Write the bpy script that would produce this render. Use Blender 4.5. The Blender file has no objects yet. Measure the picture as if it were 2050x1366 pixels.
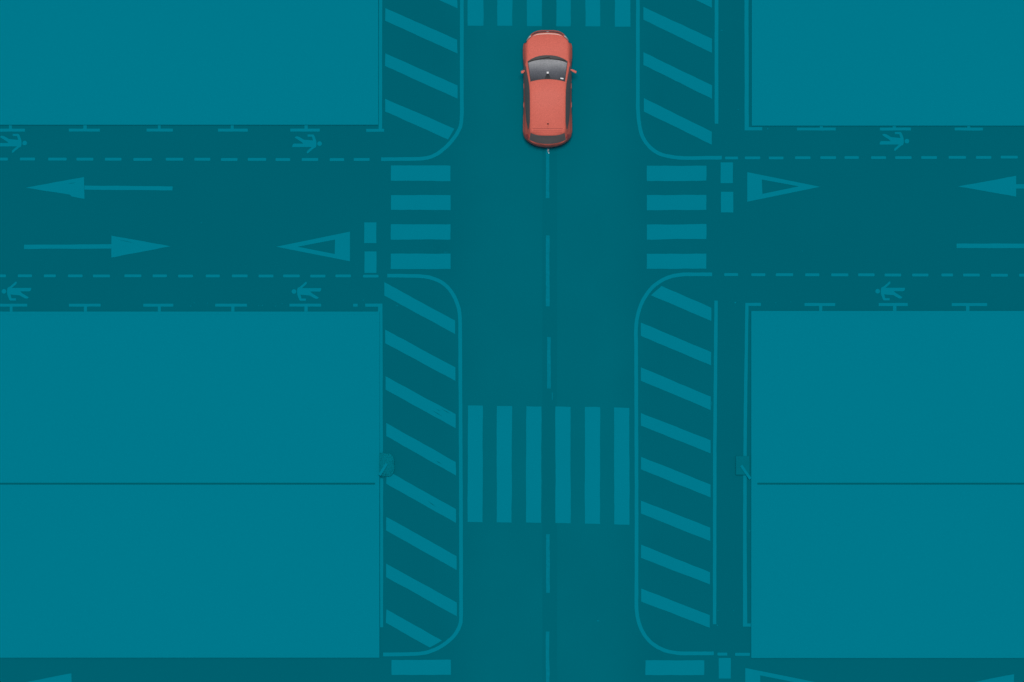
import bpy, bmesh, math, random
from mathutils import Vector
random.seed(7)
scene = bpy.context.scene
COL = scene.collection
S = 57.0                       # plan scale: units of the plan drawing per metre
ALT = 160.0                    # camera height in metres

def P(px, py):                 # plan drawing -> metres on the ground
    return ((px - 1025.0) / S, (683.0 - py) / S)

# ------------------------------------------------------------------ materials
def lin(c):
    return tuple(((v/255)/12.92 if v/255 <= .04045 else ((v/255+.055)/1.055)**2.4) for v in c)

def flat_mat(name, rgb, amp=.03, scale=40., amp2=.03, scale2=.25, rough=1.0, spec=0.0, bump=0.0):
    """teal surface: fine grain plus broad, faint tonal drift"""
    m = bpy.data.materials.new(name); m.use_nodes = True
    nt = m.node_tree; b = nt.nodes['Principled BSDF']
    b.inputs['Roughness'].default_value = rough
    b.inputs['Specular IOR Level'].default_value = spec
    tc = nt.nodes.new('ShaderNodeTexCoord')
    def noise(sc, detail):
        n = nt.nodes.new('ShaderNodeTexNoise'); n.inputs['Scale'].default_value = sc
        n.inputs['Detail'].default_value = detail
        nt.links.new(tc.outputs['Object'], n.inputs['Vector']); return n
    n1 = noise(scale, 3); n2 = noise(scale2, 4)
    def rng(n, a):
        r = nt.nodes.new('ShaderNodeMapRange')
        r.inputs['From Min'].default_value = .25; r.inputs['From Max'].default_value = .75
        r.inputs['To Min'].default_value = 1 - a; r.inputs['To Max'].default_value = 1 + a
        nt.links.new(n.outputs['Fac'], r.inputs['Value']); return r
    r1, r2 = rng(n1, amp), rng(n2, amp2)
    mu = nt.nodes.new('ShaderNodeMath'); mu.operation = 'MULTIPLY'
    nt.links.new(r1.outputs[0], mu.inputs[0]); nt.links.new(r2.outputs[0], mu.inputs[1])
    vm = nt.nodes.new('ShaderNodeVectorMath'); vm.operation = 'SCALE'
    vm.inputs[0].default_value = rgb
    nt.links.new(mu.outputs[0], vm.inputs['Scale'])
    nt.links.new(vm.outputs[0], b.inputs['Base Color'])
    if bump:
        bp = nt.nodes.new('ShaderNodeBump'); bp.inputs['Strength'].default_value = bump
        bp.inputs['Distance'].default_value = .004
        nt.links.new(n1.outputs['Fac'], bp.inputs['Height'])
        nt.links.new(bp.outputs['Normal'], b.inputs['Normal'])
    return m

def simple(name, rgb, rough=.5, spec=.5, metal=0., coat=0.):
    m = bpy.data.materials.new(name); m.use_nodes = True
    b = m.node_tree.nodes['Principled BSDF']
    b.inputs['Base Color'].default_value = (*rgb, 1)
    b.inputs['Roughness'].default_value = rough
    b.inputs['Specular IOR Level'].default_value = spec
    b.inputs['Metallic'].default_value = metal
    b.inputs['Coat Weight'].default_value = coat
    return m

BLOCK = (0.0, .1875, .257)
ROAD = (0.0, .128, .168)
SIDE = (0.0, .1162, .1545)
M_road = flat_mat('asphalt_teal', ROAD, .018, 30, .03, .42)
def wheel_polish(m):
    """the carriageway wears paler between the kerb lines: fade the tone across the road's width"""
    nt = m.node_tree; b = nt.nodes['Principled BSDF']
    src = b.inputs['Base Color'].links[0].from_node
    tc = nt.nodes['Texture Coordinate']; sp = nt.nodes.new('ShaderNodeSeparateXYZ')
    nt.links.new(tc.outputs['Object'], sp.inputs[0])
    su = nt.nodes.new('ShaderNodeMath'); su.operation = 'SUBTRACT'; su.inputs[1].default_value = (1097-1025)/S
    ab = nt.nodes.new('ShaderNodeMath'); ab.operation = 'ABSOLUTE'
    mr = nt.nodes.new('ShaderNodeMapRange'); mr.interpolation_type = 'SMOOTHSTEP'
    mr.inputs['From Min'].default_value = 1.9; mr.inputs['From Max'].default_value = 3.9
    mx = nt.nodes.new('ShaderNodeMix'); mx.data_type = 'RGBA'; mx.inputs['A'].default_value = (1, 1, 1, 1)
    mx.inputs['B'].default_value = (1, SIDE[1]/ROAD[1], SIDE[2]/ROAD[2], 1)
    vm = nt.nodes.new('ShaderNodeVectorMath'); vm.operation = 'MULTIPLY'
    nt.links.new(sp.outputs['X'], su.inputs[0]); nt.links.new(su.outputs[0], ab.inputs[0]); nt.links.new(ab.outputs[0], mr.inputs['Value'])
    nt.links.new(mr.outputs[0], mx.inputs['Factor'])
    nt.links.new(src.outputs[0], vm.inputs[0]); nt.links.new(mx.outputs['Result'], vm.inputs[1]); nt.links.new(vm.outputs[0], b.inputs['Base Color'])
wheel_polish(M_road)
M_side = flat_mat('asphalt_teal_side_street', SIDE, .018, 30, .02, .2)
M_zone = flat_mat('asphalt_teal_verge', SIDE, .018, 30, .02, .2)
M_seam = flat_mat('asphalt_teal_joint', tuple(v*.94 for v in ROAD), .018, 30, .015, .3)
M_paint = flat_mat('teal_road_paint', BLOCK, .012, 22, .012, .6)
M_thin = flat_mat('teal_worn_line_paint', (0.0, .172, .236), .09, 9, .03, 1.2)
M_slab = flat_mat('teal_paving', BLOCK, .008, 12, .008, .12)
M_ground = flat_mat('teal_ground', BLOCK, .01, 6, .01, .05)
M_slot = flat_mat('teal_dark_iron', (0.0, .105, .135), .05, 30, .02, 1)
M_leaf = flat_mat('teal_leaf', (0.0, .172, .225), .10, 14, .08, 3)
M_box = flat_mat('teal_cabinet_paint', (0.0, .138, .180), .03, 14, .03, 2)
M_fleck = flat_mat('white_fleck', (.60, .68, .70), .1, 60, .1, 5)

def car_paint(name, rgb):
    m = flat_mat(name, rgb, .15, 34, .03, 1.5, rough=.5, spec=.10)
    return m
M_coral = car_paint('coral_car_paint', (.605, .134, .098))
M_glass = flat_mat('windscreen_glass', (.085, .088, .094), .30, 38, .10, 2.5, rough=.22, spec=.55)
def painted_reflection(m):
    """sky reflection painted into the windscreen colour: pale below, darker towards its upper edge"""
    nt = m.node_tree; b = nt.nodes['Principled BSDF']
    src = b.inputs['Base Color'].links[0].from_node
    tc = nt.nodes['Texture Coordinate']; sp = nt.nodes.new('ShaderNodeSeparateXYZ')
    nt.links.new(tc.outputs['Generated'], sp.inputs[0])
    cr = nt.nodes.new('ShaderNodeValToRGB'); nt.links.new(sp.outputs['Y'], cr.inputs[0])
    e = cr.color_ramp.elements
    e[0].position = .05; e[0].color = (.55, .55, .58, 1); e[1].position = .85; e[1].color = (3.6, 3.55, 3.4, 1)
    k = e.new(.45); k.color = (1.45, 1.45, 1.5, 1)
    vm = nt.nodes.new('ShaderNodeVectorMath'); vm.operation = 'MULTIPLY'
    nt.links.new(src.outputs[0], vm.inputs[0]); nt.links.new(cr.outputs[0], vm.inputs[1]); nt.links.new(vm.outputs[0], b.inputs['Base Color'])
painted_reflection(M_glass)
M_dark = simple('tinted_glass', (.122, .110, .108), .5, .2)
M_black = simple('black_plastic', (.062, .062, .062), .6, .2)
M_rubber = simple('tyre_rubber', (.025, .025, .025), .85, .2)
M_alloy = simple('alloy_rim', (.55, .55, .56), .3, .5, .9)
M_white = simple('white_label', (.80, .80, .80), .6, .3)
M_lamp = simple('headlamp_lens', (.90, .87, .80), .2, .6)
M_tail = simple('tail_lamp_lens', (.40, .05, .045), .3, .4)
M_highlight = simple('bonnet_edge_highlight', (.92, .66, .56), .3, .6)  # pale colour of the painted highlight on the bonnet edge
M_chrome = simple('badge_metal', (.70, .69, .66), .25, .5, .6)

# ------------------------------------------------------------------ object helpers
def put(o, parent=None):
    COL.objects.link(o)
    if parent is not None:
        o.parent = parent
    return o

def mesh_obj(name, verts, faces, mats, parent=None, fmat=None, smooth=False):
    me = bpy.data.meshes.new(name)
    me.from_pydata([tuple(v) for v in verts], [], faces)
    for m in (mats if isinstance(mats, (list, tuple)) else [mats]):
        me.materials.append(m)
    if fmat:
        for p, k in zip(me.polygons, fmat): p.material_index = k
    if smooth:
        for p in me.polygons: p.use_smooth = True
    me.update()
    return put(bpy.data.objects.new(name, me), parent)

def tag(o, label, cat, group=None):
    o['label'] = label; o['category'] = cat
    if group: o['group'] = group
    return o

def thing(name, px, py, label, cat, group=None, z=0.0):
    o = bpy.data.objects.new(name, None); COL.objects.link(o)
    x, y = P(px, py); o.location = (x, y, z)
    o.empty_display_size = .3
    return tag(o, label, cat, group)

def structure(o, label=None):
    o['kind'] = 'structure'
    if label: o['label'] = label
    return o

def rough_edge(poly, step=9., amp=.35):
    """points of an outline with the slight raggedness of rolled road paint"""
    out = []
    n = len(poly)
    for i in range(n):
        a, b = Vector(poly[i]), Vector(poly[(i+1) % n])
        L = (b-a).length
        k = max(1, int(L/step))
        nrm = Vector((-(b-a).y, (b-a).x)).normalized() if L > 0 else Vector((0, 0))
        drift = 0.
        out.append(tuple(a))
        for j in range(1, k):
            drift = .6*drift + random.uniform(-amp, amp)
            out.append(tuple(a + (b-a)*(j/k) + nrm*drift))
    return out

def sheet(name, polys, mat, origin=None, parent=None, z=.004, rough=True, scratches=(), amp=.35, thick=.0):
    """flat painted shape(s): outlines in plan units, mesh in metres relative to origin"""
    ox, oy = P(*origin) if origin else (0, 0)
    bm = bmesh.new()
    def add(poly, zz, mi):
        vs = []
        for q in poly:
            x, y = P(*q); vs.append(bm.verts.new((x-ox, y-oy, zz)))
        f = bm.faces.new(vs)
        f.material_index = mi
        f.normal_update()
        if f.normal.z < 0: f.normal_flip()
    for p in polys:
        add(rough_edge(p, amp=amp) if rough else p, z, 0)
    for p in scratches:
        add(p, z+.003, 1)
    bmesh.ops.triangulate(bm, faces=[f for f in bm.faces if len(f.verts) > 4])
    me = bpy.data.meshes.new(name); bm.to_mesh(me); bm.free()
    me.materials.append(mat)
    if scratches: me.materials.append(M_zone)
    return put(bpy.data.objects.new(name, me), parent)

def rect(x0, y0, x1, y1):
    return [(x0, y0), (x1, y0), (x1, y1), (x0, y1)]

def smooth_path(pts, n=6):
    out = []
    for i in range(len(pts)-1):
        p0 = Vector(pts[max(i-1, 0)]); p1 = Vector(pts[i]); p2 = Vector(pts[i+1]); p3 = Vector(pts[min(i+2, len(pts)-1)])
        d = (p2-p1).length
        # long straight runs stay straight
        if d > 60:
            out.append(tuple(p1)); continue
        if (p1-p0).length > 60: p0 = p1 - (p1-p0).normalized()*d
        if (p3-p2).length > 60: p3 = p2 + (p3-p2).normalized()*d
        for j in range(n):
            t = j/n
            q = .5*((2*p1) + (p2-p0)*t + (2*p0-5*p1+4*p2-p3)*t*t + (3*p1-p0-3*p2+p3)*t**3)
            out.append(tuple(q))
    out.append(tuple(pts[-1]))
    return out

def ribbon(name, pts, width, mat, origin=None, parent=None, z=.004, smooth=True):
    ox, oy = P(*origin) if origin else (0, 0)
    pts = smooth_path(pts) if smooth else pts
    dense = []
    for a, b in zip(pts[:-1], pts[1:]):
        a, b = Vector(a), Vector(b); k = max(1, int((b-a).length/14))
        dense += [a + (b-a)*(j/k) for j in range(k)]
    dense.append(Vector(pts[-1]))
    verts, faces = [], []
    for i, p in enumerate(dense):
        d = (dense[min(i+1, len(dense)-1)] - dense[max(i-1, 0)]).normalized()
        nrm = Vector((-d.y, d.x))
        for s in (-1, 1):
            q = p + nrm*s*(width/2 + random.uniform(-.22, .22))
            x, y = P(*q); verts.append((x-ox, y-oy, z))
    for i in range(len(dense)-1):
        faces.append((2*i, 2*i+1, 2*i+3, 2*i+2))
    o = mesh_obj(name, verts, faces, mat, parent)
    bm = bmesh.new(); bm.from_mesh(o.data)
    for f in bm.faces:
        f.normal_update()
        if f.normal.z < 0: f.normal_flip()
    bm.to_mesh(o.data); bm.free()
    return o

# ------------------------------------------------------------------ setting: ground, roads
def plane(name, x0, y0, x1, y1, z, mat):
    return mesh_obj(name, [(x0, y0, z), (x1, y0, z), (x1, y1, z), (x0, y1, z)], [(0, 1, 2, 3)], mat)
structure(plane('ground', -1500, -1500, 1500, 1500, -.012, M_ground))
structure(plane('side_street', -70, -24, 70, 24, -.008, M_side))
xa, _ = P(868, 0); xb, _ = P(1326, 0)
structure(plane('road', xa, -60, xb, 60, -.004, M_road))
x0, _ = P(1086, 0); x1, _ = P(1115, 0)
structure(plane('road_joint_strip', x0, -60, x1, 60, .000, M_seam))

# ------------------------------------------------------------------ the four raised blocks
def block(label, x0, y0, x1, y1, slot=None):
    """raised paved block with a bevelled kerb rim; far sides run on past the picture"""
    H = .06
    o = thing('paved_block', (max(x0, -300)+min(x1, 2350))/2, (max(y0, -300)+min(y1, 1500))/2, label, 'block',
              'blank paved blocks around the crossing')
    ox, oy = o.location.x, o.location.y
    (ax, ay), (bx, by) = P(x0, y1), P(x1, y0)
    k = .10                                    # kerb width
    # kerb: ring with a rounded outer top edge
    def ring(d, z): return [(ax+d-ox, ay+d-oy, z), (bx-d-ox, ay+d-oy, z), (bx-d-ox, by-d-oy, z), (ax+d-ox, by-d-oy, z)]
    rings = [ring(0, -.01), ring(0, H-.006), ring(.002, H-.002), ring(.006, H), ring(k, H), ring(k, H-.03)]
    v = [q for r in rings for q in r]
    f = []
    for i in range(len(rings)-1):
        for j in range(4):
            f.append((4*i+j, 4*i+(j+1) % 4, 4*(i+1)+(j+1) % 4, 4*(i+1)+j))
    mesh_obj('kerb', v, f, M_slab, o)
    g = .000
    r = ring(k+g, H-.004)
    mesh_obj('slab', r, [(0, 1, 2, 3)], M_slab, o)
    if slot:
        sx0, sx1, sy = slot
        vs, fs = [], []
        def bx_(xa, ya, xb, yb, z0, z1):
            (a, c), (b, d) = P(xa, yb), P(xb, ya)
            n = len(vs)
            for zz in (z0, z1):
                vs.extend([(a-ox, c-oy, zz), (b-ox, c-oy, zz), (b-ox, d-oy, zz), (a-ox, d-oy, zz)])
            fs.extend([(n+4, n+5, n+6, n+7), (n, n+1, n+5, n+4), (n+1, n+2, n+6, n+5), (n+2, n+3, n+7, n+6), (n+3, n, n+4, n+7)])
        bx_(sx0, sy-1.7, sx1, sy+1.7, H-.02, H+.002)
        xx = sx0+2
        while xx < sx1-3:
            bx_(xx, sy-1.9, xx+2.6, sy+1.9, H-.02, H+.006)
            xx += 5.2
        mesh_obj('drain_grate', vs, fs, M_slot, o)
    return o
FAR = 60*S
block('large blank teal block at the upper left, above a row of five T marks', -FAR, -FAR, 757.5, 250.5)
block('large blank teal block at the upper right, above a row of three T marks', 1504.6, -FAR, 1025+FAR, 252.3)
block('large teal block at lower left, with a thin dark line ending near a bush', -FAR, 624, 759.8, 1317, (-400, 751, 968.5))
block('large teal block at lower right, with a thin dark line ending near a cabinet', 1503.6, 622.8, 1025+FAR, 1317.6, (1516, 2450, 968.5))
# next blocks beyond the lower edge of the picture
block('blank teal block beyond the street at the lower left, outside the picture', -FAR, 1690, 759.8, FAR)
block('blank teal block beyond the street at the lower right, outside the picture', 1503.6, 1690, 1025+FAR, FAR)

# ------------------------------------------------------------------ zebra crossings
def crossing(label, stripes):
    xs = [p[0] for s in stripes for p in s]; ys = [p[1] for s in stripes for p in s]
    c = ((min(xs)+max(xs))/2, (min(ys)+max(ys))/2)
    o = thing('zebra_crossing', *c, label, 'crosswalk', 'zebra crossings at the junction')
    for s in stripes:
        sheet('stripe', [s], M_paint, c, o)
    return o
crossing('zebra crossing of four teal bars across the left side street', [
    [(782.5, 331.6), (901.7, 332), (901.8, 363), (782.5, 362)], [(782.9, 391), (902, 391), (902.2, 421), (782.7, 420.6)],
    [(782.3, 449.2), (902, 449.2), (901.8, 480), (782.3, 480)], [(782.2, 508.2), (902, 507.9), (902.2, 538.8), (782, 538.8)]])
crossing('zebra crossing of four teal bars across the right side street', [
    [(1294.9, 332), (1414.3, 332), (1413.8, 362), (1294.9, 362.7)], [(1294.9, 390.8), (1414, 390.6), (1414, 420.6), (1294.9, 421.3)],
    [(1294.9, 449.8), (1414.2, 448.8), (1414, 478.8), (1294.9, 480)], [(1294.7, 508.2), (1414, 508), (1414, 538.4), (1294.7, 538.6)]])
crossing('zebra crossing of six long teal bars across the road below the junction', [
    [(936.7, 812), (966.6, 812.2), (966.2, 1045.7), (936.2, 1045.2)], [(994.6, 813), (1025.4, 813.2), (1024, 1046.6), (994.2, 1045.8)],
    [(1053.9, 813.6), (1083.8, 814), (1083.5, 1047), (1053, 1046.4)], [(1112, 814), (1142.3, 815), (1142.3, 1048), (1112, 1047.4)],
    [(1171, 815), (1201.6, 815.4), (1201.3, 1049.4), (1170.8, 1048.6)], [(1229.2, 816), (1259.8, 817), (1260.2, 1051), (1229.6, 1050)]])
crossing('zebra crossing of six bars cut by the top edge, ahead of the red car', [
    rect(a, -182, b, c) for a, b, c in ((936.2, 967.8, 52), (995.6, 1025.6, 52), (1055, 1084.6, 52.8), (1113.5, 1142.5, 53), (1172, 1201.6, 53), (1231, 1262, 53.8))])
crossing('zebra crossing of the next side street, one bar showing at the bottom left', [
    [(783.9, 1321.6), (902.4, 1321), (902.6, 1351.2), (783.9, 1351.4)]] + [rect(784, 1321.4+58.8*k, 902.5, 1351.6+58.8*k) for k in (1, 2, 3)])
crossing('zebra crossing of the next side street, one bar showing at the bottom right', [
    [(1292.4, 1322.2), (1410, 1322.4), (1409.6, 1351.8), (1292, 1351.8)]] + [rect(1292.2, 1322+58.8*k, 1410, 1351.8+58.8*k) for k in (1, 2, 3)])

# ------------------------------------------------------------------ hatched zones
def hatch(label, path, stripes, c, scr=None):
    o = thing('hatched_zone', *c, label, 'hatched marking', 'hatched no-parking zones along the road')
    ribbon('edge_line', path, 7.4, M_paint, c, o)
    for i, s in enumerate(stripes):
        sheet('stripe', [s], M_paint, c, o, scratches=(scr or {}).get(i, ()))
    return o
hatch('hatched zone beside the upper left block, its line bending left above the crossing',
      [(924.6, -330), (924.6, 60), (924.5, 200), (924.3, 232), (920, 258), (902, 285), (878, 306.5), (854, 316.6), (820, 318.6), (763, 319)],
      [[(771.4, 16.5), (915.3, 80), (916, 107.5), (771, 41.9)], [(771.4, 107), (916, 171.4), (916, 197.8), (770.8, 132.4)],
       [(771, 197.9), (909.7, 258), (897, 279.6), (771, 223.7)]] +
      [[(771.4, 16.5-90.6*k), (915.3, 80-90.6*k), (916, 107.8-90.6*k), (771, 42-90.6*k)] for k in (1, 2, 3)], (845, 110))
hatch('hatched zone beside the upper right block, its line bending right below the last stripe',
      [(1277, -330), (1277, 60), (1277, 185), (1277, 217), (1280.4, 252), (1288, 277.5), (1304.8, 298.3), (1327.4, 310.6), (1363, 316.4), (1400, 316.4), (1445, 316)],
      [[(1288, 14), (1425.4, 78), (1425.4, 106.2), (1288, 40)], [(1288, 104.8), (1425.6, 171), (1425.6, 198.2), (1288, 130.5)],
       [(1289, 196.6), (1425, 264), (1425, 290.2), (1289, 223.6)]] +
      [[(1288, 14-90.4*k), (1425.4, 78-90.4*k), (1425.4, 106.4-90.4*k), (1288, 40-90.4*k)] for k in (1, 2, 3)], (1352, 110))
def scratch(x0, y0, x1, y1, w):
    a, b = Vector((x0, y0)), Vector((x1, y1)); n = Vector((-(b-a).y, (b-a).x)).normalized()*w/2
    m = (a+b)/2
    return [tuple(a), tuple(m-n), tuple(b), tuple(m+n*.8)]
hatch('long hatched zone beside the lower left block, its scuffed stripes passing the rounded bush',
      [(775.4, 552), (815, 552.6), (846, 553.7), (866, 557.5), (886.5, 567), (904, 585), (916.5, 611), (920.7, 636), (921.2, 680), (922, 830), (922.8, 1000), (923, 1190), (923, 1232), (921, 1251), (910.5, 1271), (893.5, 1287), (872, 1300), (846, 1308), (810, 1310), (767, 1310.6)],
      [[(769, 565), (911, 642), (911, 669), (769.3, 592)], [(771, 660.2), (911.8, 735.8), (911.8, 763), (771, 687.6)],
       [(771.9, 753.4), (912.2, 829.5), (912.2, 857.7), (771.9, 780.3)], [(773.3, 847), (912.2, 925.3), (912.8, 952.3), (773.3, 873.3)],
       [(773.3, 941.4), (912.8, 1019.3), (912.8, 1047.4), (773.3, 968.5)], [(773.3, 1035), (914, 1113.6), (914, 1141.6), (772.7, 1062)],
       [(773, 1128.6), (914.6, 1206.8), (914.6, 1233.9), (773, 1155.7)], [(773.8, 1220), (884.6, 1282.5), (860.3, 1296.4), (772.4, 1247)]], (846, 930),
      {2: (scratch(884, 819, 902, 829, 1.6), scratch(866, 822, 886, 834.5, 1.5), scratch(874, 819, 882, 824, 1.)), 3: (scratch(872, 922, 885, 930.5, 1.5),),
       4: (scratch(857, 1003.5, 873, 1015.5, 1.7),)})
hatch('long hatched zone on the lower right, beside a long straight line',
      [(1425.6, 549.6), (1385, 549.5), (1366, 550), (1347, 553), (1327, 560.5), (1304.5, 577), (1287, 602), (1277.5, 628), (1273.4, 655), (1273.4, 690), (1274.4, 1000), (1274.2, 1185), (1274.4, 1220), (1279, 1247), (1290, 1271), (1306.5, 1289), (1329, 1301.6), (1356, 1307.6), (1390, 1308.4), (1429, 1308.2)],
      [[(1324.4, 572.7), (1424, 616.4), (1424, 643), (1303, 591.4)], [(1283, 646), (1423.9, 705.3), (1423.6, 731.7), (1283, 672.6)],
       [(1283, 735.6), (1423, 794.2), (1422.8, 821.3), (1283, 762.4)], [(1283, 827.2), (1422.6, 881.9), (1422.6, 908), (1283.3, 852.6)],
       [(1283.2, 914.8), (1422.6, 970.4), (1422.6, 996.4), (1283.2, 940)], [(1283.2, 1002.7), (1422, 1056.5), (1422, 1083.6), (1283.2, 1028.4)],
       [(1283.4, 1090.5), (1421.5, 1146), (1421.5, 1170.4), (1283.4, 1117)], [(1283.8, 1178.4), (1421, 1231.8), (1421, 1257), (1283.8, 1204.6)]], (1350, 930))

# ------------------------------------------------------------------ solid lines and corner lines
def solid(label, path, w, name='solid_line'):
    c = path[len(path)//2]
    o = ribbon(name, path, w, M_paint, c, None, smooth=False)
    x, y = P(*c); o.location = (x, y, 0)
    return tag(o, label, 'road line', 'solid lines beside the hatched zones')
solid('straight solid teal line beside the upper right hatched zone, cut by the top edge', [(1434.4, -330), (1434.4, 0), (1434.4, 248)], 7.6)
solid('long straight solid teal line right of the lower right hatched zone', [(1433.6, 602), (1431, 900), (1430.5, 1250)], 7)

def corner(label, polys, c):
    o = sheet('corner_line', polys, M_paint, c, amp=.22)
    x, y = P(*c); o.location = (x, y, 0)
    return tag(o, label, 'road line', 'thin lines hugging the block corners')
corner("thin teal line hugging the upper left block's edge, ending in a short foot",
       [[(759.6, -330), (765.6, -330), (765, 258), (769, 258.2), (769, 264.3), (733, 264.3), (733, 258.2), (758, 258.2)]], (762, 130))
corner("thin teal line along the upper right block's edge, ending in a short foot",
       [[(1490, -330), (1497.8, -330), (1499, 254.8), (1526, 254.8), (1526, 261.4), (1490.6, 261.4)]], (1495, 130))
corner("thin teal line hugging the lower left block's edge, broken at the bush",
       [[(731, 608.2), (765.6, 608.2), (766.6, 907), (757, 907), (757, 614.4), (731, 614.4)], rect(760.8, 958, 767.2, 1256), rect(707, 608.4, 716, 614.2)], (762, 900))
corner("thin teal line along the lower right block's edge, broken at the square cabinet",
       [[(1492, 606.6), (1523.2, 606.6), (1523.2, 612.8), (1498.4, 612.8), (1495.2, 860), (1495, 919), (1488, 919), (1488.4, 860)],
        [(1488, 950), (1495, 950), (1494.8, 1100), (1496, 1248.4), (1503.2, 1248.4), (1503.2, 1254.8), (1487.2, 1254.8), (1487.4, 1100)]], (1492, 900))

# ------------------------------------------------------------------ dashed lines
def dashed(label, segs, y0, y1, tilt=(0, 0)):
    lo, hi = segs[0][0], segs[-1][1]; c = ((lo+hi)/2, (y0+y1)/2)
    o = thing('dashed_line', *c, label, 'dashed line', 'dashed lines along the walkways')
    for a, b in segs:
        dy = tilt[0] + (tilt[1]-tilt[0])*((a+b)/2-lo)/(hi-lo) + random.uniform(-.3, .3)
        r = 1.1
        p = [(a+r, y0+dy), (b-r, y0+dy), (b, y0+dy+r), (b, y1+dy-r), (b-r, y1+dy), (a+r, y1+dy), (a, y1+dy-r), (a, y0+dy+r)]
        sheet('dash', [p], M_paint, c, o, rough=False)
    return o
dashed('dashed teal line under the walking figures, left street, upper side', [(-70, -40), (-14, 16), (39.8, 70.2), (96.4, 133.6), (153, 187), (210, 243.4), (267, 304), (331.8, 367), (389, 421), (442.2, 475.6), (496, 533), (551.6, 581), (604, 637), (660, 689), (708, 740)], 316.2, 322, (-.3, .6))
dashed('dashed teal line above the walking figures, left street, lower side', [(-66, -38), (-17, 12), (35.6, 64), (87.8, 111.8), (136, 165.4), (186, 220.2), (249, 283.2), (305.7, 334.2), (356.7, 386.4), (412, 440), (464.2, 495.6), (517.6, 547.4), (566.8, 600), (621, 651.6), (671.4, 702.6), (726.8, 757.8)], 549.6, 555.2, (0, .6))
dashed('dashed teal line under the walking figure, right street, upper side', [(1451.5, 1477.6), (1491, 1522), (1539, 1568.6), (1591.5, 1622.6), (1642.1, 1673.7), (1690.6, 1719.2), (1743.8, 1773.8), (1792, 1825), (1844.2, 1875.8), (1899, 1933.8), (1953.7, 1984.6), (2003.2, 2037.5), (2058, 2090)], 313.4, 319, (.4, -1.2))
dashed('dashed teal line above the walking figure, right street, lower side', [(1449.8, 1477.6), (1504, 1532.2), (1553, 1587.8), (1611.9, 1640.3), (1664, 1698.3), (1717.9, 1750.9), (1770.8, 1804.1), (1826, 1858.7), (1884.6, 1907.8), (1928, 1961.4), (1984, 2017.6), (2040.2, 2072)], 548.2, 554, (-1.2, .2))
dashed('short dashed teal line under the lower right hatched zone, near the bottom edge', [(1436.2, 1456), (1471.4, 1501.4)], 1307, 1313)

# centre line
def centre():
    c = (1096, 700)
    o = thing('centre_line', *c, 'broken teal centre line of the road, running out behind the red car', 'centre line')
    for a, b, xc in ((215, 397, 1096.2), (471.6, 613.5, 1096.5), (675, 778.2, 1098.8), (1069.6, 1187, 1097), (1264.6, 1470, 1096.4)):
        sheet('dash', [rect(xc-3.6, a, xc+3.6, b)], M_thin, c, o, z=.006, amp=.4)
centre()

# ------------------------------------------------------------------ stop lines
def stop(label, rects):
    c = ((rects[0][0]+rects[0][2])/2, (rects[0][1]+rects[-1][3])/2)
    o = thing('stop_line', *c, label, 'stop line', 'broken stop lines of the side streets')
    for r in rects: sheet('block', [rect(*r)], M_paint, c, o, amp=.25)
stop('stop line of two upright teal blocks between the left triangle and the left crossing', [(729.1, 445.5, 753.6, 487.2), (729.7, 503.8, 753.6, 546.7)])
stop('stop line of two upright teal blocks between the right crossing and the right triangle', [(1442.6, 325.4, 1467.2, 367), (1443.3, 384.2, 1468, 425.8)])
stop('stop line showing one upright block at the bottom edge, beside a hollow triangle', [(1438.8, 1317.6, 1463, 1358.8), (1439, 1376.4, 1463.4, 1418)])

# ------------------------------------------------------------------ arrows
def painted(name, label, cat, polys, c, group, parts=None, **kw):
    o = sheet(name, polys, M_paint, c, **kw)
    x, y = P(*c); o.location = (x, y, 0)
    return tag(o, label, cat, group)
AG = 'lane arrows painted on the side streets'
def arrow(label, head, shaft, c, scr=()):
    o = thing('lane_arrow', *c, label, 'arrow', AG)
    sheet('arrow_head', [head], M_paint, c, o, scratches=scr, amp=.3)
    sheet('arrow_shaft', [shaft], M_paint, c, o, amp=.25)
arrow('long teal arrow pointing left with a chipped head, upper lane of the left street', [(51.4, 376), (168.2, 354.6), (169.2, 398.6), (143, 393.6), (140, 390.2), (120, 387)], [(169, 371.7), (345.6, 373.4), (345.2, 381.7), (169, 380)], (200, 376),
      (scratch(136, 368, 152, 366, 1.2),))
arrow('long teal arrow pointing right, lower lane of the left street', [(223, 472), (342, 493.4), (223, 516)], [(48.2, 490.2), (223, 489), (223, 498), (48.2, 499)], (195, 494),
      (scratch(236, 480, 270, 487, 1.),))
arrow('teal arrow pointing left, cut by the right edge, upper lane of the right street', [(1917.6, 373.8), (2034.2, 352), (2034.2, 394)], [(2034.2, 369.1), (2210, 369.1), (2210, 377.8), (2034.2, 377.8)], (2060, 374))
arrow('plain teal arrow shaft cut by the right edge, lower lane of the right street', [(2090, 471), (2209, 493), (2090, 515)], [(1915, 488), (2090, 488), (2090, 497), (1915, 497)], (2060, 493))
arrow('teal arrow head peeping in at the bottom left edge below the lower left block', [(26, 1371.4), (143, 1348.2), (143, 1394.6)], [(143, 1367), (320, 1367), (320, 1376), (143, 1376)], (170, 1371))
arrow('teal arrow head peeping in at the bottom right edge below the lower right block', [(1913, 1373), (2030, 1350), (2030, 1396)], [(2030, 1368.6), (2206, 1368.6), (2206, 1377.4), (2030, 1377.4)], (2060, 1373))

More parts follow.
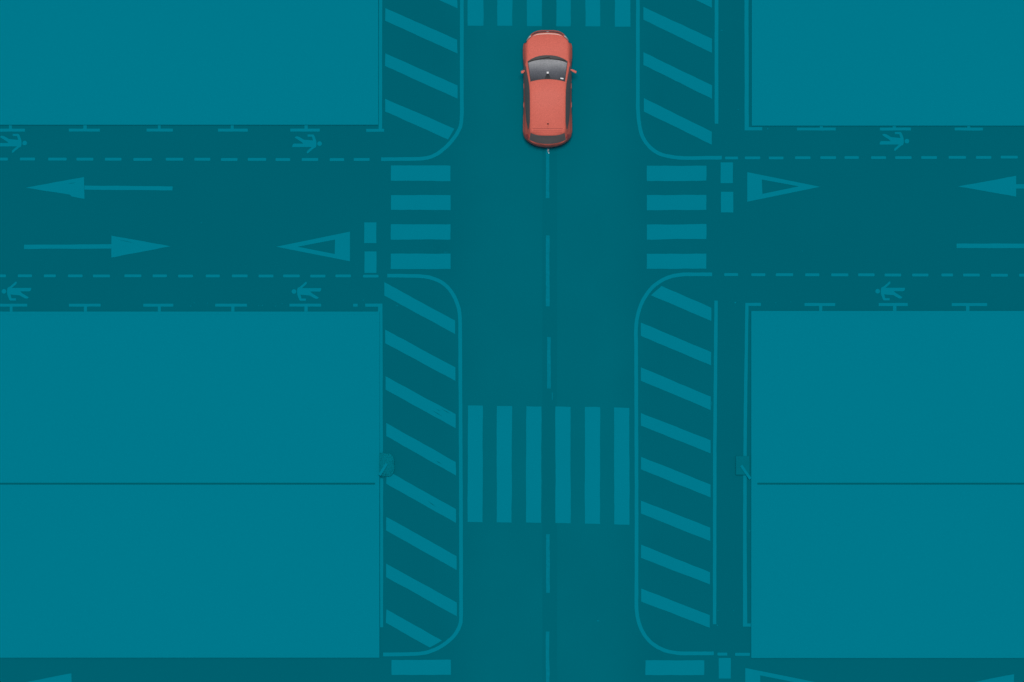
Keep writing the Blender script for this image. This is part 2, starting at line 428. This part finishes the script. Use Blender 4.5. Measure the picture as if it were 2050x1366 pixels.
# ------------------------------------------------------------------ give-way triangles (outline, thick base)
def triangle(label, outer, inner):
    c = (sum(p[0] for p in outer)/3, sum(p[1] for p in outer)/3)
    polys = [[outer[i], outer[(i+1) % 3], inner[(i+1) % 3], inner[i]] for i in range(3)]
    o = painted('give_way_triangle', label, 'triangle', polys, c, 'give-way triangles on the side streets', rough=False)
triangle('hollow teal triangle pointing left beside the left stop line', [(552.7, 494.3), (700.6, 464), (700.6, 523.5)], [(596.2, 494.3), (670.8, 480), (670, 508.8)])
triangle('hollow teal triangle pointing right beside the right stop line', [(1641.9, 374.3), (1495.9, 404.3), (1495.9, 344.8)], [(1599, 373.4), (1526.4, 388.5), (1525, 359.8)])
triangle('hollow teal triangle cut by the bottom edge below the lower right block', [(1638, 1367), (1492, 1397), (1492, 1337.5)], [(1595, 1367), (1522, 1381.6), (1522, 1352.4)])

# ------------------------------------------------------------------ T marks
TG = 'T-shaped marks along the block edges'
def tee(label, b0, b1, s0, s1, yb0, yb1, ys0, ys1):
    c = ((b0+b1)/2, (yb0+yb1)/2)
    if ys0 < yb0:   # stem above the bar
        poly = [(b0, yb0), (s0, yb0), (s0, ys0), (s1, ys0), (s1, yb0), (b1, yb0), (b1, yb1), (b0, yb1)]
    else:
        poly = [(b0, yb0), (b1, yb0), (b1, yb1), (s1, yb1), (s1, ys1), (s0, ys1), (s0, yb1), (b0, yb1)]
    painted('tee_mark', label, 'T mark', [poly], c, TG, amp=.2)
ordn = ['first', 'second', 'third', 'fourth', 'fifth']
for k, (b0, b1, s0, s1) in enumerate([(-16, 50, 18, 24), (137.8, 200, 166.8, 173.8), (293.5, 346.2, 316.2, 321.6), (436.4, 496, 461.8, 468), (581.2, 640.2, 609.6, 616)]):
    w = ['cut by the left edge under the upper left block', 'second from the left under the upper left block',
         'in the middle of five under the upper left block', 'fourth from the left under the upper left block',
         'over the walking figure nearest the junction, upper left block'][k]
    tee('upside-down teal T mark ' + w, b0, b1, s0, s1, 257.8, 263.8, 250.8, 257.8)
for k, (b0, b1, s0, s1) in enumerate([(-16, 54.6, 19.6, 25.2), (138, 201.6, 168, 174.2), (286.8, 347, 316, 322), (430.8, 494.4, 463, 469.4), (579.4, 643, 609.4, 616)]):
    w = ['cut by the left edge at the lower left block', 'second from the left at the lower left block',
         'in the middle of five at the lower left block', 'fourth from the left at the lower left block',
         'under the walking figure nearest the junction, lower left block'][k]
    tee('upright teal T mark ' + w, b0, b1, s0, s1, 608.4, 614.2, 614.2, 624)
for k, (b0, b1, s0, s1) in enumerate([(1595.4, 1673, 1641, 1647.2), (1761.4, 1823.6, 1787, 1793.6), (1911, 1967.8, 1936.2, 1942.2)]):
    w = ['widest and nearest the junction under the upper right block', 'over the walking figure under the upper right block',
         'nearest the right edge under the upper right block'][k]
    tee('upside-down teal T mark ' + w, b0, b1, s0, s1, 255.8, 261.6, 252.4, 255.8)
for k, (b0, b1, s0, s1) in enumerate([(1610.5, 1672, 1639.8, 1646.2), (1759, 1817.2, 1787.6, 1794.6), (1905.2, 1976.2, 1933.8, 1940.8)]):
    w = ['nearest the junction at the lower right block', 'under the walking figure at the lower right block',
         'nearest the right edge at the lower right block'][k]
    tee('upright teal T mark ' + w, b0, b1, s0, s1, 607, 613, 613, 622.8)

# ------------------------------------------------------------------ walking figures
FIG = [(440, 380), (462, 352), (500, 338), (560, 352), (640, 398), (705, 437), (850, 450), (975, 462), (945, 352), (815, 350), (815, 285), (985, 285), (1015, 320),
       (1050, 410), (1072, 480), (1077, 545), (1075, 610), (1055, 665), (1000, 690), (900, 775), (820, 845), (790, 830), (800, 775), (935, 655), (740, 655), (365, 657), (372, 600), (392, 566), (420, 553), (690, 555), (640, 505)]
HEADC = (1168, 555)
FIG = [((x-HEADC[0])/14.64, (y-HEADC[1])/14.64) for x, y in FIG]
def figure(label, hx, hy, sgn):
    o = thing('pedestrian_symbol', hx-27*sgn, hy, label, 'pedestrian symbol', 'walking figures painted on the walkways')
    c = (hx-27*sgn, hy)
    sheet('head', [[(hx+4.7*math.cos(a*math.pi/9), hy+4.7*math.sin(a*math.pi/9)) for a in range(18)]], M_paint, c, o, rough=False)
    sheet('body', [[(hx+sgn*x, hy+sgn*y) for x, y in FIG]], M_paint, c, o, rough=False)
figure('teal walking figure, head right, cut by the left edge on the upper walkway', 49.5, 286.7, 1)
figure('teal walking figure lying head right near the junction, upper side of the left street', 639.8, 287.9, 1)
figure('teal walking figure lying head right on the upper side of the right street', 1815.6, 282.9, 1)
figure('teal walking figure, head left, at the left edge on the lower walkway', 7.9, 583.6, -1)
figure('teal walking figure lying head left near the junction, lower side of the left street', 588.5, 584, -1)
figure('teal walking figure lying head left on the lower side of the right street', 1757, 583.3, -1)

# ------------------------------------------------------------------ small paint remnants
flecks = []
for x, y, w, h in ((1445, 61, 6.5, 1.4), (1478, 220, 3, 2), (1537, 258, 1.8, 4), (1606.5, 503, 2.4, 1.8), (892, 505.2, 10, .9), (1105.6, 793, 1.6, 18), (518, 611.5, 2, 1.6), (525, 611.5, 2.4, 1.6), (552, 613, 2, 2),
                   (565, 608.8, 2, 1.6), (728, 601, 3, 1.6), (795, 612.4, 4, 1.4), (1472, 606, 3, 3), (1553, 606.6, 2, 2), (1583, 605, 1.6, 2.6), (389, 606.6, 2.4, 2), (415, 607, 2, 2), (382, 613, 2.4, 2),
                   (1437.5, 1222, 2, 2), (1469, 1222, 2, 2), (1436, 1252, 2, 3), (1197, 1243, 4, 3), (403, 446, 2, 2), (1424.6, 808, 1.4, 9), (1500.6, 1063, 2, 5)):
    flecks.append([(x-w/2, y-h*.3), (x-w*.1, y-h/2), (x+w/2, y-h*.2), (x+w*.35, y+h/2), (x-w*.35, y+h*.4)])
o = sheet('paint_flecks', flecks, M_thin, rough=False, z=.0045); o['kind'] = 'stuff'; o['label'] = 'tiny scattered flecks of old road paint on the asphalt'
fl = []
for i in range(26):
    x = 1097.6 + random.gauss(0, 1.1); y = random.uniform(297.5, 307.5)
    s = random.uniform(.45, 1.0)
    fl.append([(x-s, y), (x, y-s*1.3), (x+s, y+.1), (x+.1, y+s)])
o = painted('chipped_paint_spot', 'tiny chipped white spot on the centre line just behind the red car', 'paint spot', [fl[0]], (1097.6, 302), None, rough=False)
bpy.data.objects.remove(o)
o = sheet('chipped_paint_spot', fl, M_fleck, (1097.6, 302), z=.009, rough=False)
x, y = P(1097.6, 302); o.location = (x, y, 0)
tag(o, 'tiny chipped white spot on the centre line just behind the red car', 'paint spot')

# ------------------------------------------------------------------ rounded bush and square cabinet at the block edges
def box_bm(bm, cx, cy, cz, sx, sy, sz, rz=0., bev=0.):
    r = bmesh.ops.create_cube(bm, size=1.)
    vs = r['verts']
    for v in vs:
        v.co = Vector((v.co.x*sx, v.co.y*sy, v.co.z*sz))
    if bev:
        es = list({e for v in vs for e in v.link_edges})
        rr = bmesh.ops.bevel(bm, geom=es, offset=bev, segments=2, profile=.5, affect='EDGES')
        vs = list({v for f in rr['faces'] for v in f.verts} | {v for v in vs if v.is_valid})
    c, s = math.cos(rz), math.sin(rz)
    for v in vs:
        x, y = v.co.x, v.co.y
        v.co = Vector((cx + c*x - s*y, cy + s*x + c*y, cz + v.co.z))

def bm_obj(name, bm, mat, parent=None, smooth=False):
    me = bpy.data.meshes.new(name); bm.to_mesh(me); bm.free()
    me.materials.append(mat)
    if smooth:
        for p in me.polygons: p.use_smooth = True
    return put(bpy.data.objects.new(name, me), parent)

sh = thing('bush', 774.6, 931, 'small rounded mottled teal bush with a pale diagonal stake, beside the lower left block', 'bush')
# foliage: clipped bush with many small leaf faces over a D-shaped dome
verts, faces = [], []
def dome(u, v):
    """u,v in -1..1 over a rounded-corner footprint"""
    x = u*.262; y = v*.40
    h = .26*(max(0, 1-abs(u)**3.2)*max(0, 1-abs(v)**3.4))**.42
    return Vector((x, y, .02+h))
def inside(u, v):
    if u < 0: return abs(v) <= 1 and u >= -1
    return (u**2.5 + abs(v)**2.6) <= 1.0
N = 0
while N < 2600:
    u, v = random.uniform(-1, 1), random.uniform(-1, 1)
    if not inside(u, v): continue
    p = dome(u, v); p.z = p.z*(1-random.random()**2*.35)
    L = random.uniform(.018, .034); a = random.uniform(0, 2*math.pi); t = random.uniform(-.5, .5); w = L*.45
    d = Vector((math.cos(a), math.sin(a), t)).normalized(); n = Vector((-math.sin(a), math.cos(a), random.uniform(-.4, .4)))
    k = len(verts)
    verts += [p-d*L, p+n*w, p+d*L, p-n*w]; faces.append((k, k+1, k+2, k+3)); N += 1
# woody core mass under the leaves
n = 14
for i in range(n):
    for j in range(n):
        us = [(-1+2*(i+di)/n, -1+2*(j+dj)/n) for di, dj in ((0, 0), (1, 0), (1, 1), (0, 1))]
        if all(inside(a*1.02, b*1.02) for a, b in us):
            k = len(verts); verts += [dome(a*.94, b*.94)*.93 for a, b in us]; faces.append((k, k+1, k+2, k+3))
mesh_obj('foliage', verts, faces, M_leaf, sh)
bm = bmesh.new(); box_bm(bm, -.125, -.15, .33, .10, .48, .03, math.radians(-32), .006)
bm_obj('stake', bm, M_paint, sh)
bm = bmesh.new(); bmesh.ops.create_cone(bm, cap_ends=True, segments=10, radius1=.03, radius2=.02, depth=.3)
for v in bm.verts: v.co += Vector((-.02, 0, .15))
bm_obj('stem', bm, M_leaf, sh)

cb = thing('cabinet', 1486.6, 932, 'small square teal cabinet with a pale diagonal bar, beside the lower right block', 'cabinet')
bm = bmesh.new(); box_bm(bm, 0, 0, .06, .46, .64, .10, 0, .03); bm_obj('housing', bm, M_box, cb)
bm = bmesh.new(); box_bm(bm, 0, 0, .112, .48, .66, .02, 0, .008)
for k in range(3): box_bm(bm, .12, .20-.07*k, .124, .16, .02, .008)
bm_obj('lid', bm, M_box, cb)
bm = bmesh.new(); box_bm(bm, .105, -.235, .15, .10, .58, .024, math.radians(34), .006)
bm_obj('bar', bm, M_paint, cb)

# ------------------------------------------------------------------ the red car
def pchip(tab):
    xs = [a for a, _ in tab]; ys = [b for _, b in tab]; n = len(xs)
    h = [xs[i+1]-xs[i] for i in range(n-1)]; d = [(ys[i+1]-ys[i])/h[i] for i in range(n-1)]
    m = [0.]*n; m[0], m[-1] = d[0], d[-1]
    for i in range(1, n-1):
        if d[i-1]*d[i] <= 0: m[i] = 0
        else:
            w1, w2 = 2*h[i]+h[i-1], h[i]+2*h[i-1]
            m[i] = (w1+w2)/(w1/d[i-1]+w2/d[i])
    def f(x):
        if x <= xs[0]: return ys[0]
        if x >= xs[-1]: return ys[-1]
        i = max(k for k in range(n-1) if xs[k] <= x)
        t = (x-xs[i])/h[i]
        return ((1+2*t)*(1-t)**2*ys[i] + t*(1-t)**2*h[i]*m[i] + t*t*(3-2*t)*ys[i+1] + t*t*(t-1)*h[i]*m[i+1])
    return f
# t runs from the nose (0) to the tail (233.5), half widths, all in plan units; heights in metres
Wf = pchip([(0, 17), (.6, 20), (2, 24), (4.5, 29), (9, 34), (15, 39.3), (20, 42), (23, 42.2), (25.6, 42.2), (27.0, 47), (30, 48.3), (36, 49), (50, 49), (64, 48.4), (75, 47.6), (110, 48), (150, 48.2), (175, 48.6), (200, 49), (206, 48.6), (212, 47), (217, 44.4), (222, 39.6), (226.5, 33), (230, 25), (232.4, 16), (233.5, 8)])
Bf = pchip([(0, 10), (4, 15), (7, 21), (10, 27), (15, 34), (22, 40.6), (30, 41.6), (60, 42.3), (66, 43.5), (72, 46), (82, 46.6), (118, 45.8), (160, 44.3), (182, 42.6), (199, 41), (210, 40.4), (217, 38.6), (222, 34.6), (226, 28), (229, 20), (231.5, 12), (233.5, 5)])
Rf0 = pchip([(0, 8), (4, 12), (7, 18), (10, 24), (15, 31), (22, 37.6), (30, 39), (58, 40), (66, 41.2), (75, 42), (95, 38.8), (113, 36), (130, 34.9), (160, 34.6), (200, 34.5), (208, 34.2), (214, 34), (220, 33), (226, 26), (229, 18), (231.5, 10), (233.5, 4)])
Zc = pchip([(0, .50), (1.5, .58), (4, .655), (7, .735), (10, .775), (18, .835), (32, .90), (52, .965), (59, .99), (66, 1.055), (100, 1.405), (112, 1.46), (130, 1.50), (150, 1.495), (180, 1.44), (198, 1.385), (208, 1.345), (212, 1.31), (216, 1.22), (227, .99), (230, .92), (232, .80), (233.5, .62)])
Zb = pchip([(0, .48), (4, .60), (7, .685), (15, .765), (25, .81), (58, .90), (75, .93), (120, .95), (199, 1.0), (210, .99), (218, .95), (226, .88), (230, .80), (233.5, .60)])
def Zr(t):
    base = Zb(t)+.012
    if t < 60: return max(base, min(Zc(t)-.02, base+.02))
    if t < 140: return max(base, Zc(t-6.5)-.035)
    return max(base, Zc(t+6)-.035)
def Rf(t): return min(Rf0(t), Bf(t)-.6)
WHEELS = (42.0, 186.0)
def zbot(t):
    z = .20 + (.06 if t < 10 or t > 222 else 0)
    for tw in WHEELS:
        d = abs(t-tw)/S
        if d < .36: z = max(z, .31 + math.sqrt(max(0, .36**2-d*d)) - 0.0)
    return z
def half(t):
    W, B, R = Wf(t), Bf(t), Rf(t)
    zb, zr, zc = Zb(t), Zr(t), Zc(t)
    z0 = zbot(t); zs = min(.60, zb-.10)
    z0 = min(z0, zs-.05)
    pts = [(W-2.2, z0), (W-.8, z0+.3*(zs-z0)), (W, z0+.65*(zs-z0)), (W-.9, zs)]
    up = []
    for k in (1, 2, 3):
        q = k/4; up.append(((W-.9)+(B-(W-.9))*q + .10*(W-B)*math.sin(math.pi*q), zs+(zb-zs)*q+.015*math.sin(math.pi*q)))
    up.append((B, zb))
    for k in (1, 2, 3, 4):
        q = k/5; up.append((B+(R-B)*q + .06*(B-R)*math.sin(math.pi*q), zb+(zr-zb)*q))
    for k in range(0, 11):
        q = 1-k/10; x = R*q
        up.append((x, zr+(zc-zr)*(1-q**2.6)))
    return pts + up
def car_z(x, t):
    """height of the upper skin at half-offset |x| and station t"""
    h = half(t)[3:]; x = abs(x)
    for (xa, za), (xb, zb) in zip(h[:-1], h[1:]):
        if xb <= x <= xa: return za + (zb-za)*((xa-x)/(xa-xb) if xa > xb else 0)
    return h[-1][1] if x < h[0][0] else h[0][1]
TC = 117.0
def V(x, t, z): return (x/S, (TC-t)/S, z)

car = thing('parked_car', 1095.9, 61+TC+1.6, 'red hatchback seen from above, driving up the road over the centre line', 'car')
stations = [0, .6, 1.5, 2.5, 4, 5.5, 7, 8.5, 10, 12, 15, 18, 21, 23, 24.4, 25.2, 25.9, 26.6, 27.4, 28.5, 30] + [32+1.5*k for k in range(118)] + [208.5, 209.5, 211, 212.5, 214, 215.5, 217, 219, 221, 223, 225, 226.5, 228, 229, 230, 231, 231.8, 232.5, 233, 233.5]
rows = []
for t in stations:
    h = half(t)
    rows.append([(x, t, z) for x, z in h] + [(-x, t, z) for x, z in reversed(h[:-1])])
nv = len(rows[0])
verts = [V(*p) for r in rows for p in r]
faces = []
for i in range(len(rows)-1):
    for j in range(nv-1):
        faces.append((i*nv+j, i*nv+j+1, (i+1)*nv+j+1, (i+1)*nv+j))
faces.append(tuple(range(nv))); faces.append(tuple(reversed([(len(rows)-1)*nv+j for j in range(nv)])))
body = mesh_obj('body', verts, faces, M_coral, car, smooth=True)
bm = bmesh.new(); bm.from_mesh(body.data); bmesh.ops.recalc_face_normals(bm, faces=bm.faces); bm.to_mesh(body.data); bm.free()
body.data.polygons[-1].use_smooth = False; body.data.polygons[-2].use_smooth = False
# underside
ub = [(x, t) for t, x in ((3, 18), (12, 30), (22, 36), (40, 40), (196, 40), (214, 36), (224, 26), (230, 14))]
ub = [V(x, t, .24) for x, t in ub] + [V(-x, t, .24) for x, t in reversed(ub)]
mesh_obj('underbody', ub, [tuple(range(len(ub)))], M_black, car)

def patch(name, rowfun, nu, nvv, mat, parent, lift=.006, out=0.):
    """panel lying on the body skin; rowfun(u, v) -> (x, t)"""
    vs, fs = [], []
    for j in range(nvv+1):
        for i in range(nu+1):
            x, t = rowfun(i/nu, j/nvv)
            vs.append(V(x + (out if x > 0 else -out), t, car_z(x, t)+lift))
    for j in range(nvv):
        for i in range(nu):
            a = j*(nu+1)+i; fs.append((a, a+nu+1, a+nu+2, a+1))
    o = mesh_obj(name, vs, fs, mat, parent, smooth=True)
    return o
mix = lambda a, b, q: a+(b-a)*q
# dark cowl with wipers, then the windscreen
def cowl_f(u, v):
    s = 2*u-1; top = 51.6 + 12.5*abs(s)**2.4; bot = 60.6 + 7.0*abs(s)**2.6
    return (s*mix(40.2, 39.4, v), mix(top, bot, v))
cowl = patch('cowl', cowl_f, 40, 8, M_black, car, .005)
def ws_f(u, v):
    s = 2*u-1
    bot = 60.4 + 7.2*abs(s)**2.6; top = 100.4 + 4.8*abs(s)**2.0
    return (s*mix(39.4, 34.3, v), mix(bot, top, v))
ws = patch('windscreen', ws_f, 40, 24, M_glass, car, .008)
def band(name, f, mat, parent, lift=.010, nu=24, nvv=2): return patch(name, f, nu, nvv, mat, parent, lift)
band('windscreen_seal', lambda u, v: ((2*u-1)*34.6, mix(99.4, 101.0, v)+4.8*abs(2*u-1)**2), M_black, ws, .010)
for s in (-1, 1):
    band('windscreen_seal', lambda u, v, s=s: (s*(mix(39.6, 34.5, u)-mix(0, 1.1, v)), mix(67.2, 105, u)), M_black, ws, .011, 20, 1)
band('mirror_mount', lambda u, v: (mix(-1.0, 8*0-1, 0)*0+mix(-6, 6, u)*mix(.25, 1, v), mix(88, 100, v)), simple('mirror_shade', (.03, .03, .032), .5, .3), ws, .012, 8, 6)
band('sensor', lambda u, v: (mix(-1.9, 1.9, u), mix(85.6, 89.4, v)), M_white, ws, .016, 2, 2)
band('sticker', lambda u, v: (mix(25.2, 31.2, u), mix(97.6, 100.0, v)+mix(0, 1.0, u)), M_white, ws, .016, 3, 1)
def wiper(x0, t0, x1, t1):
    vs, fs = [], []
    for k in range(13):
        q = k/12; x = mix(x0, x1, q); t = mix(t0, t1, q); w = mix(.9, .45, q)
        z = car_z(x, t)+.022
        vs += [V(x, t-w, z), V(x, t+w, z)]
        if k: fs.append((2*k-2, 2*k-1, 2*k+1, 2*k))
    return mesh_obj('wiper', vs, fs, M_rubber, cowl)
wiper(4, 55.5, -34, 63.0); wiper(36, 62.4, 3, 58.6)

def side_glass(s):
    def f(u, v):
        t = mix(68.5, 199, u)
        o = Bf(t)-.35 if t < 182 else mix(Bf(182)-.35, 38.9, (t-182)/17)
        i = Rf(t)+.5 if t < 186 else mix(Rf(186)+.5, 37.6, (t-186)/13)
        if t < 76: i = mix(o-.3, i, (t-68.5)/7.5)
        return (s*mix(o, i, v), t)
    g = patch('side_window', f, 90, 6, M_dark, car, .004, .35)
    return g
for s in (-1, 1):
    g = side_glass(s)
    # door pillar between the front and rear panes
    patch('door_pillar', lambda u, v, s=s: (s*mix(Bf(128)-.4, Rf(128)+.6, v), mix(127.2, 128.8, u)), 2, 6, M_dark, g, .007, .5)
def rw_f(u, v):
    s = 2*u-1
    top = 212.6 - 5.6*abs(s)**3; bot = 228.2 - 8.2*abs(s)**2.2
    return (s*mix(33.8, 36.4, v), mix(top, bot, v))
rw = patch('rear_window', rw_f, 36, 10, M_dark, car, .010)
# roof spoiler seam, ribs and the stub aerial
roofseam = band('spoiler_seam', lambda u, v: (mix(-30, 30, u), mix(198.3, 199.1, v)+.9*(1-abs(2*u-1)**2)*0), simple('shut_line', (.30, .06, .05), .6, .2), car, .003, 20, 1)
for q in (202.5, 205.5):
    band('spoiler_seam', lambda u, v, q=q: (mix(-28, 28, u), mix(q, q+.4, v)), bpy.data.materials['shut_line'], roofseam, .002, 20, 1)
for s in (-1, 1):      # roof ditch mouldings
    band('roof_moulding', lambda u, v, s=s: (s*mix(34.3, 33.5, v), mix(112, 200, u)), bpy.data.materials['coral_car_paint'], car, .010, 30, 1)
bm = bmesh.new(); bmesh.ops.create_cone(bm, cap_ends=True, segments=12, radius1=.032, radius2=.020, depth=.05)
for v in bm.verts: v.co += Vector(V(.4, 189.6, car_z(.4, 189.6)+.02))
ant = bm_obj('aerial', bm, M_rubber, car)
bm = bmesh.new(); bmesh.ops.create_cone(bm, cap_ends=True, segments=8, radius1=.007, radius2=.004, depth=.18)
for v in bm.verts: v.co = Vector((v.co.x, v.co.y*1 - v.co.z*.9, v.co.z*.5)) + Vector(V(.4, 193.5, car_z(.4, 189.6)+.08))
bm_obj('aerial_mast', bm, M_coral, ant)
# nose: grille band, badge, headlights
def nose(u, v, a=(1.4, 4.6)):
    """between the outer bumper line and the bonnet edge"""
    x = mix(-31, 31, u); ax = abs(x)
    outer = pchip([(0, -.2), (17, .3), (26, 3.5), (33, 9), (41.5, 18)])(ax)
    inner = pchip([(0, 6.6), (17, 7.6), (25.7, 10), (33, 15), (41, 22)])(ax)
    return (x, mix(outer, inner, v))
gr = patch('grille', lambda u, v: (lambda p0, p1: (p0[0], mix(p0[1], p1[1], v)))(nose(u, .40), nose(u, .74)), 30, 3, M_black, car, .006)
band('badge', lambda u, v: (mix(-2.2, 2.2, u), mix(3.0, 4.8, v)), M_chrome, gr, .014, 4, 2)
highlight_edge = pchip([(0, 7.2), (17, 8.3), (25.7, 10.9), (30, 13.4), (33, 15.8)])
patch('bonnet_highlight', lambda u, v: (mix(-31, 31, u), highlight_edge(abs(mix(-31, 31, u)))+mix(0, 1.5*(1-abs(2*u-1)**4), v)), 40, 2, M_highlight, car, .008)  # added pale strip: highlight along the bonnet's leading edge, put in as colour
for s in (-1, 1):
    def hl(u, v, s=s):
        ax = mix(33.6, 41.6, u)
        outer = pchip([(26, 4.4), (33, 10.0), (38, 14.4), (41.8, 20.6)])(ax)
        inner = pchip([(26, 9.4), (33, 13.4), (38, 17.6), (41.8, 23.2)])(ax)
        return (s*ax, mix(outer, inner, v))
    lamp = patch('headlight', hl, 10, 3, M_lamp, car, .010)
    patch('lamp_rim', lambda u, v, s=s: (lambda p: (p[0], p[1]+mix(.9, 1.7, v)))(hl(u, 1, s)), 10, 1, M_black, lamp, .008)
    # tail lamps wrap the rear corners
    patch('tail_light', lambda u, v, s=s: (s*mix(38.4, 44.2, v)-s*2.6*u, mix(209, 217.5, u)), 8, 4, M_tail, car, .008, .2)
    # door mirror on a short stalk
    bm = bmesh.new()
    if s < 0:
        box_bm(bm, -50.1/S, (TC-85.2)/S, 1.0, 5.6/S, 5.0/S, .13, math.radians(8), .018)
        box_bm(bm, -47.2/S, (TC-83.2)/S, .965, 4./S, 3./S, .05, 0, .008)
    else:
        box_bm(bm, 53.0/S, (TC-84.0)/S, 1.0, 9.4/S, 4.2/S, .13, math.radians(-26), .016)
        box_bm(bm, 47.6/S, (TC-81.2)/S, .965, 5./S, 3./S, .05, math.radians(-10), .008)
    wm = bm_obj('wing_mirror', bm, M_coral, car, False)
    bm = bmesh.new()
    if s < 0: box_bm(bm, -50.1/S, (TC-87.9)/S, 1.0, 4.6/S, .6/S, .10, math.radians(8))
    else: box_bm(bm, 52.2/S, (TC-86.2)/S, 1.0, 8./S, .6/S, .10, math.radians(-26))
    bm_obj('mirror_glass', bm, M_dark, wm)
    for th in (112., 150.):
        bm = bmesh.new(); box_bm(bm, s*(Wf(th)-1.2)/S, (TC-th)/S, .66, .03, .17, .025, 0, .006)
        bm_obj('door_handle', bm, M_coral, car)
    for tw in WHEELS:
        w = bpy.data.objects.new('wheel', None); COL.objects.link(w); w.parent = car
        w.location = (s*(Wf(tw)-7.0)/S, (TC-tw)/S, .31); w.rotation_euler = (0, math.pi/2*s, 0)
        prof = [(.19, -.09), (.27, -.098), (.302, -.08), (.31, -.04), (.31, .04), (.302, .08), (.27, .098), (.19, .09)]
        n = 36; vs, fs = [], []
        for i in range(n):
            a = 2*math.pi*i/n
            for r, z in prof: vs.append((r*math.cos(a), r*math.sin(a), z))
        m_ = len(prof)
        for i in range(n):
            for j in range(m_-1):
                a, b = i*m_+j, ((i+1) % n)*m_+j; fs.append((a, b, b+1, a+1))
        mesh_obj('tyre', vs, fs, M_rubber, w, smooth=True)
        bm = bmesh.new(); bmesh.ops.create_cone(bm, cap_ends=True, segments=32, radius1=.195, radius2=.195, depth=.02)
        for k in range(5):
            a = 2*math.pi*k/5; box_bm(bm, .10*math.cos(a), .10*math.sin(a), .05, .19, .05, .03, a, .006)
        bmesh.ops.create_cone(bm, cap_ends=True, segments=16, radius1=.045, radius2=.04, depth=.14)
        bm_obj('rim', bm, M_alloy, w)

# ------------------------------------------------------------------ light
EL, AZ = math.radians(83), math.radians(0)
w = bpy.data.worlds.new('World'); scene.world = w; w.use_nodes = True
nt = w.node_tree; bg = nt.nodes['Background']
sky = nt.nodes.new('ShaderNodeTexSky'); sky.sky_type = 'NISHITA'; sky.sun_disc = False
sky.sun_elevation = EL; sky.sun_rotation = AZ
sky.air_density = 1.0; sky.dust_density = 3.0; sky.ozone_density = 1.0
nt.links.new(sky.outputs[0], bg.inputs['Color']); bg.inputs['Strength'].default_value = .05
sd = bpy.data.lights.new('sun', 'SUN'); sd.energy = 2.5; sd.angle = math.radians(14); sd.color = (1, .97, .93)
so = bpy.data.objects.new('sun', sd); COL.objects.link(so)
d = Vector((math.sin(AZ)*math.cos(EL), math.cos(AZ)*math.cos(EL), math.sin(EL)))
so.rotation_euler = (-d).to_track_quat('-Z', 'Y').to_euler(); so.location = d*80

# ------------------------------------------------------------------ camera: straight down, top of the picture is +Y
cd = bpy.data.cameras.new('camera'); cd.sensor_width = 36; cd.lens = ALT*36/(2050/S); cd.clip_start = 1; cd.clip_end = 4000
co = bpy.data.objects.new('camera', cd); COL.objects.link(co); co.location = (0, 0, ALT); co.rotation_euler = (0, 0, 0)
scene.camera = co
scene.view_settings.view_transform = 'Standard'; scene.view_settings.look = 'None'
scene.view_settings.exposure = 0.0; scene.view_settings.gamma = 1
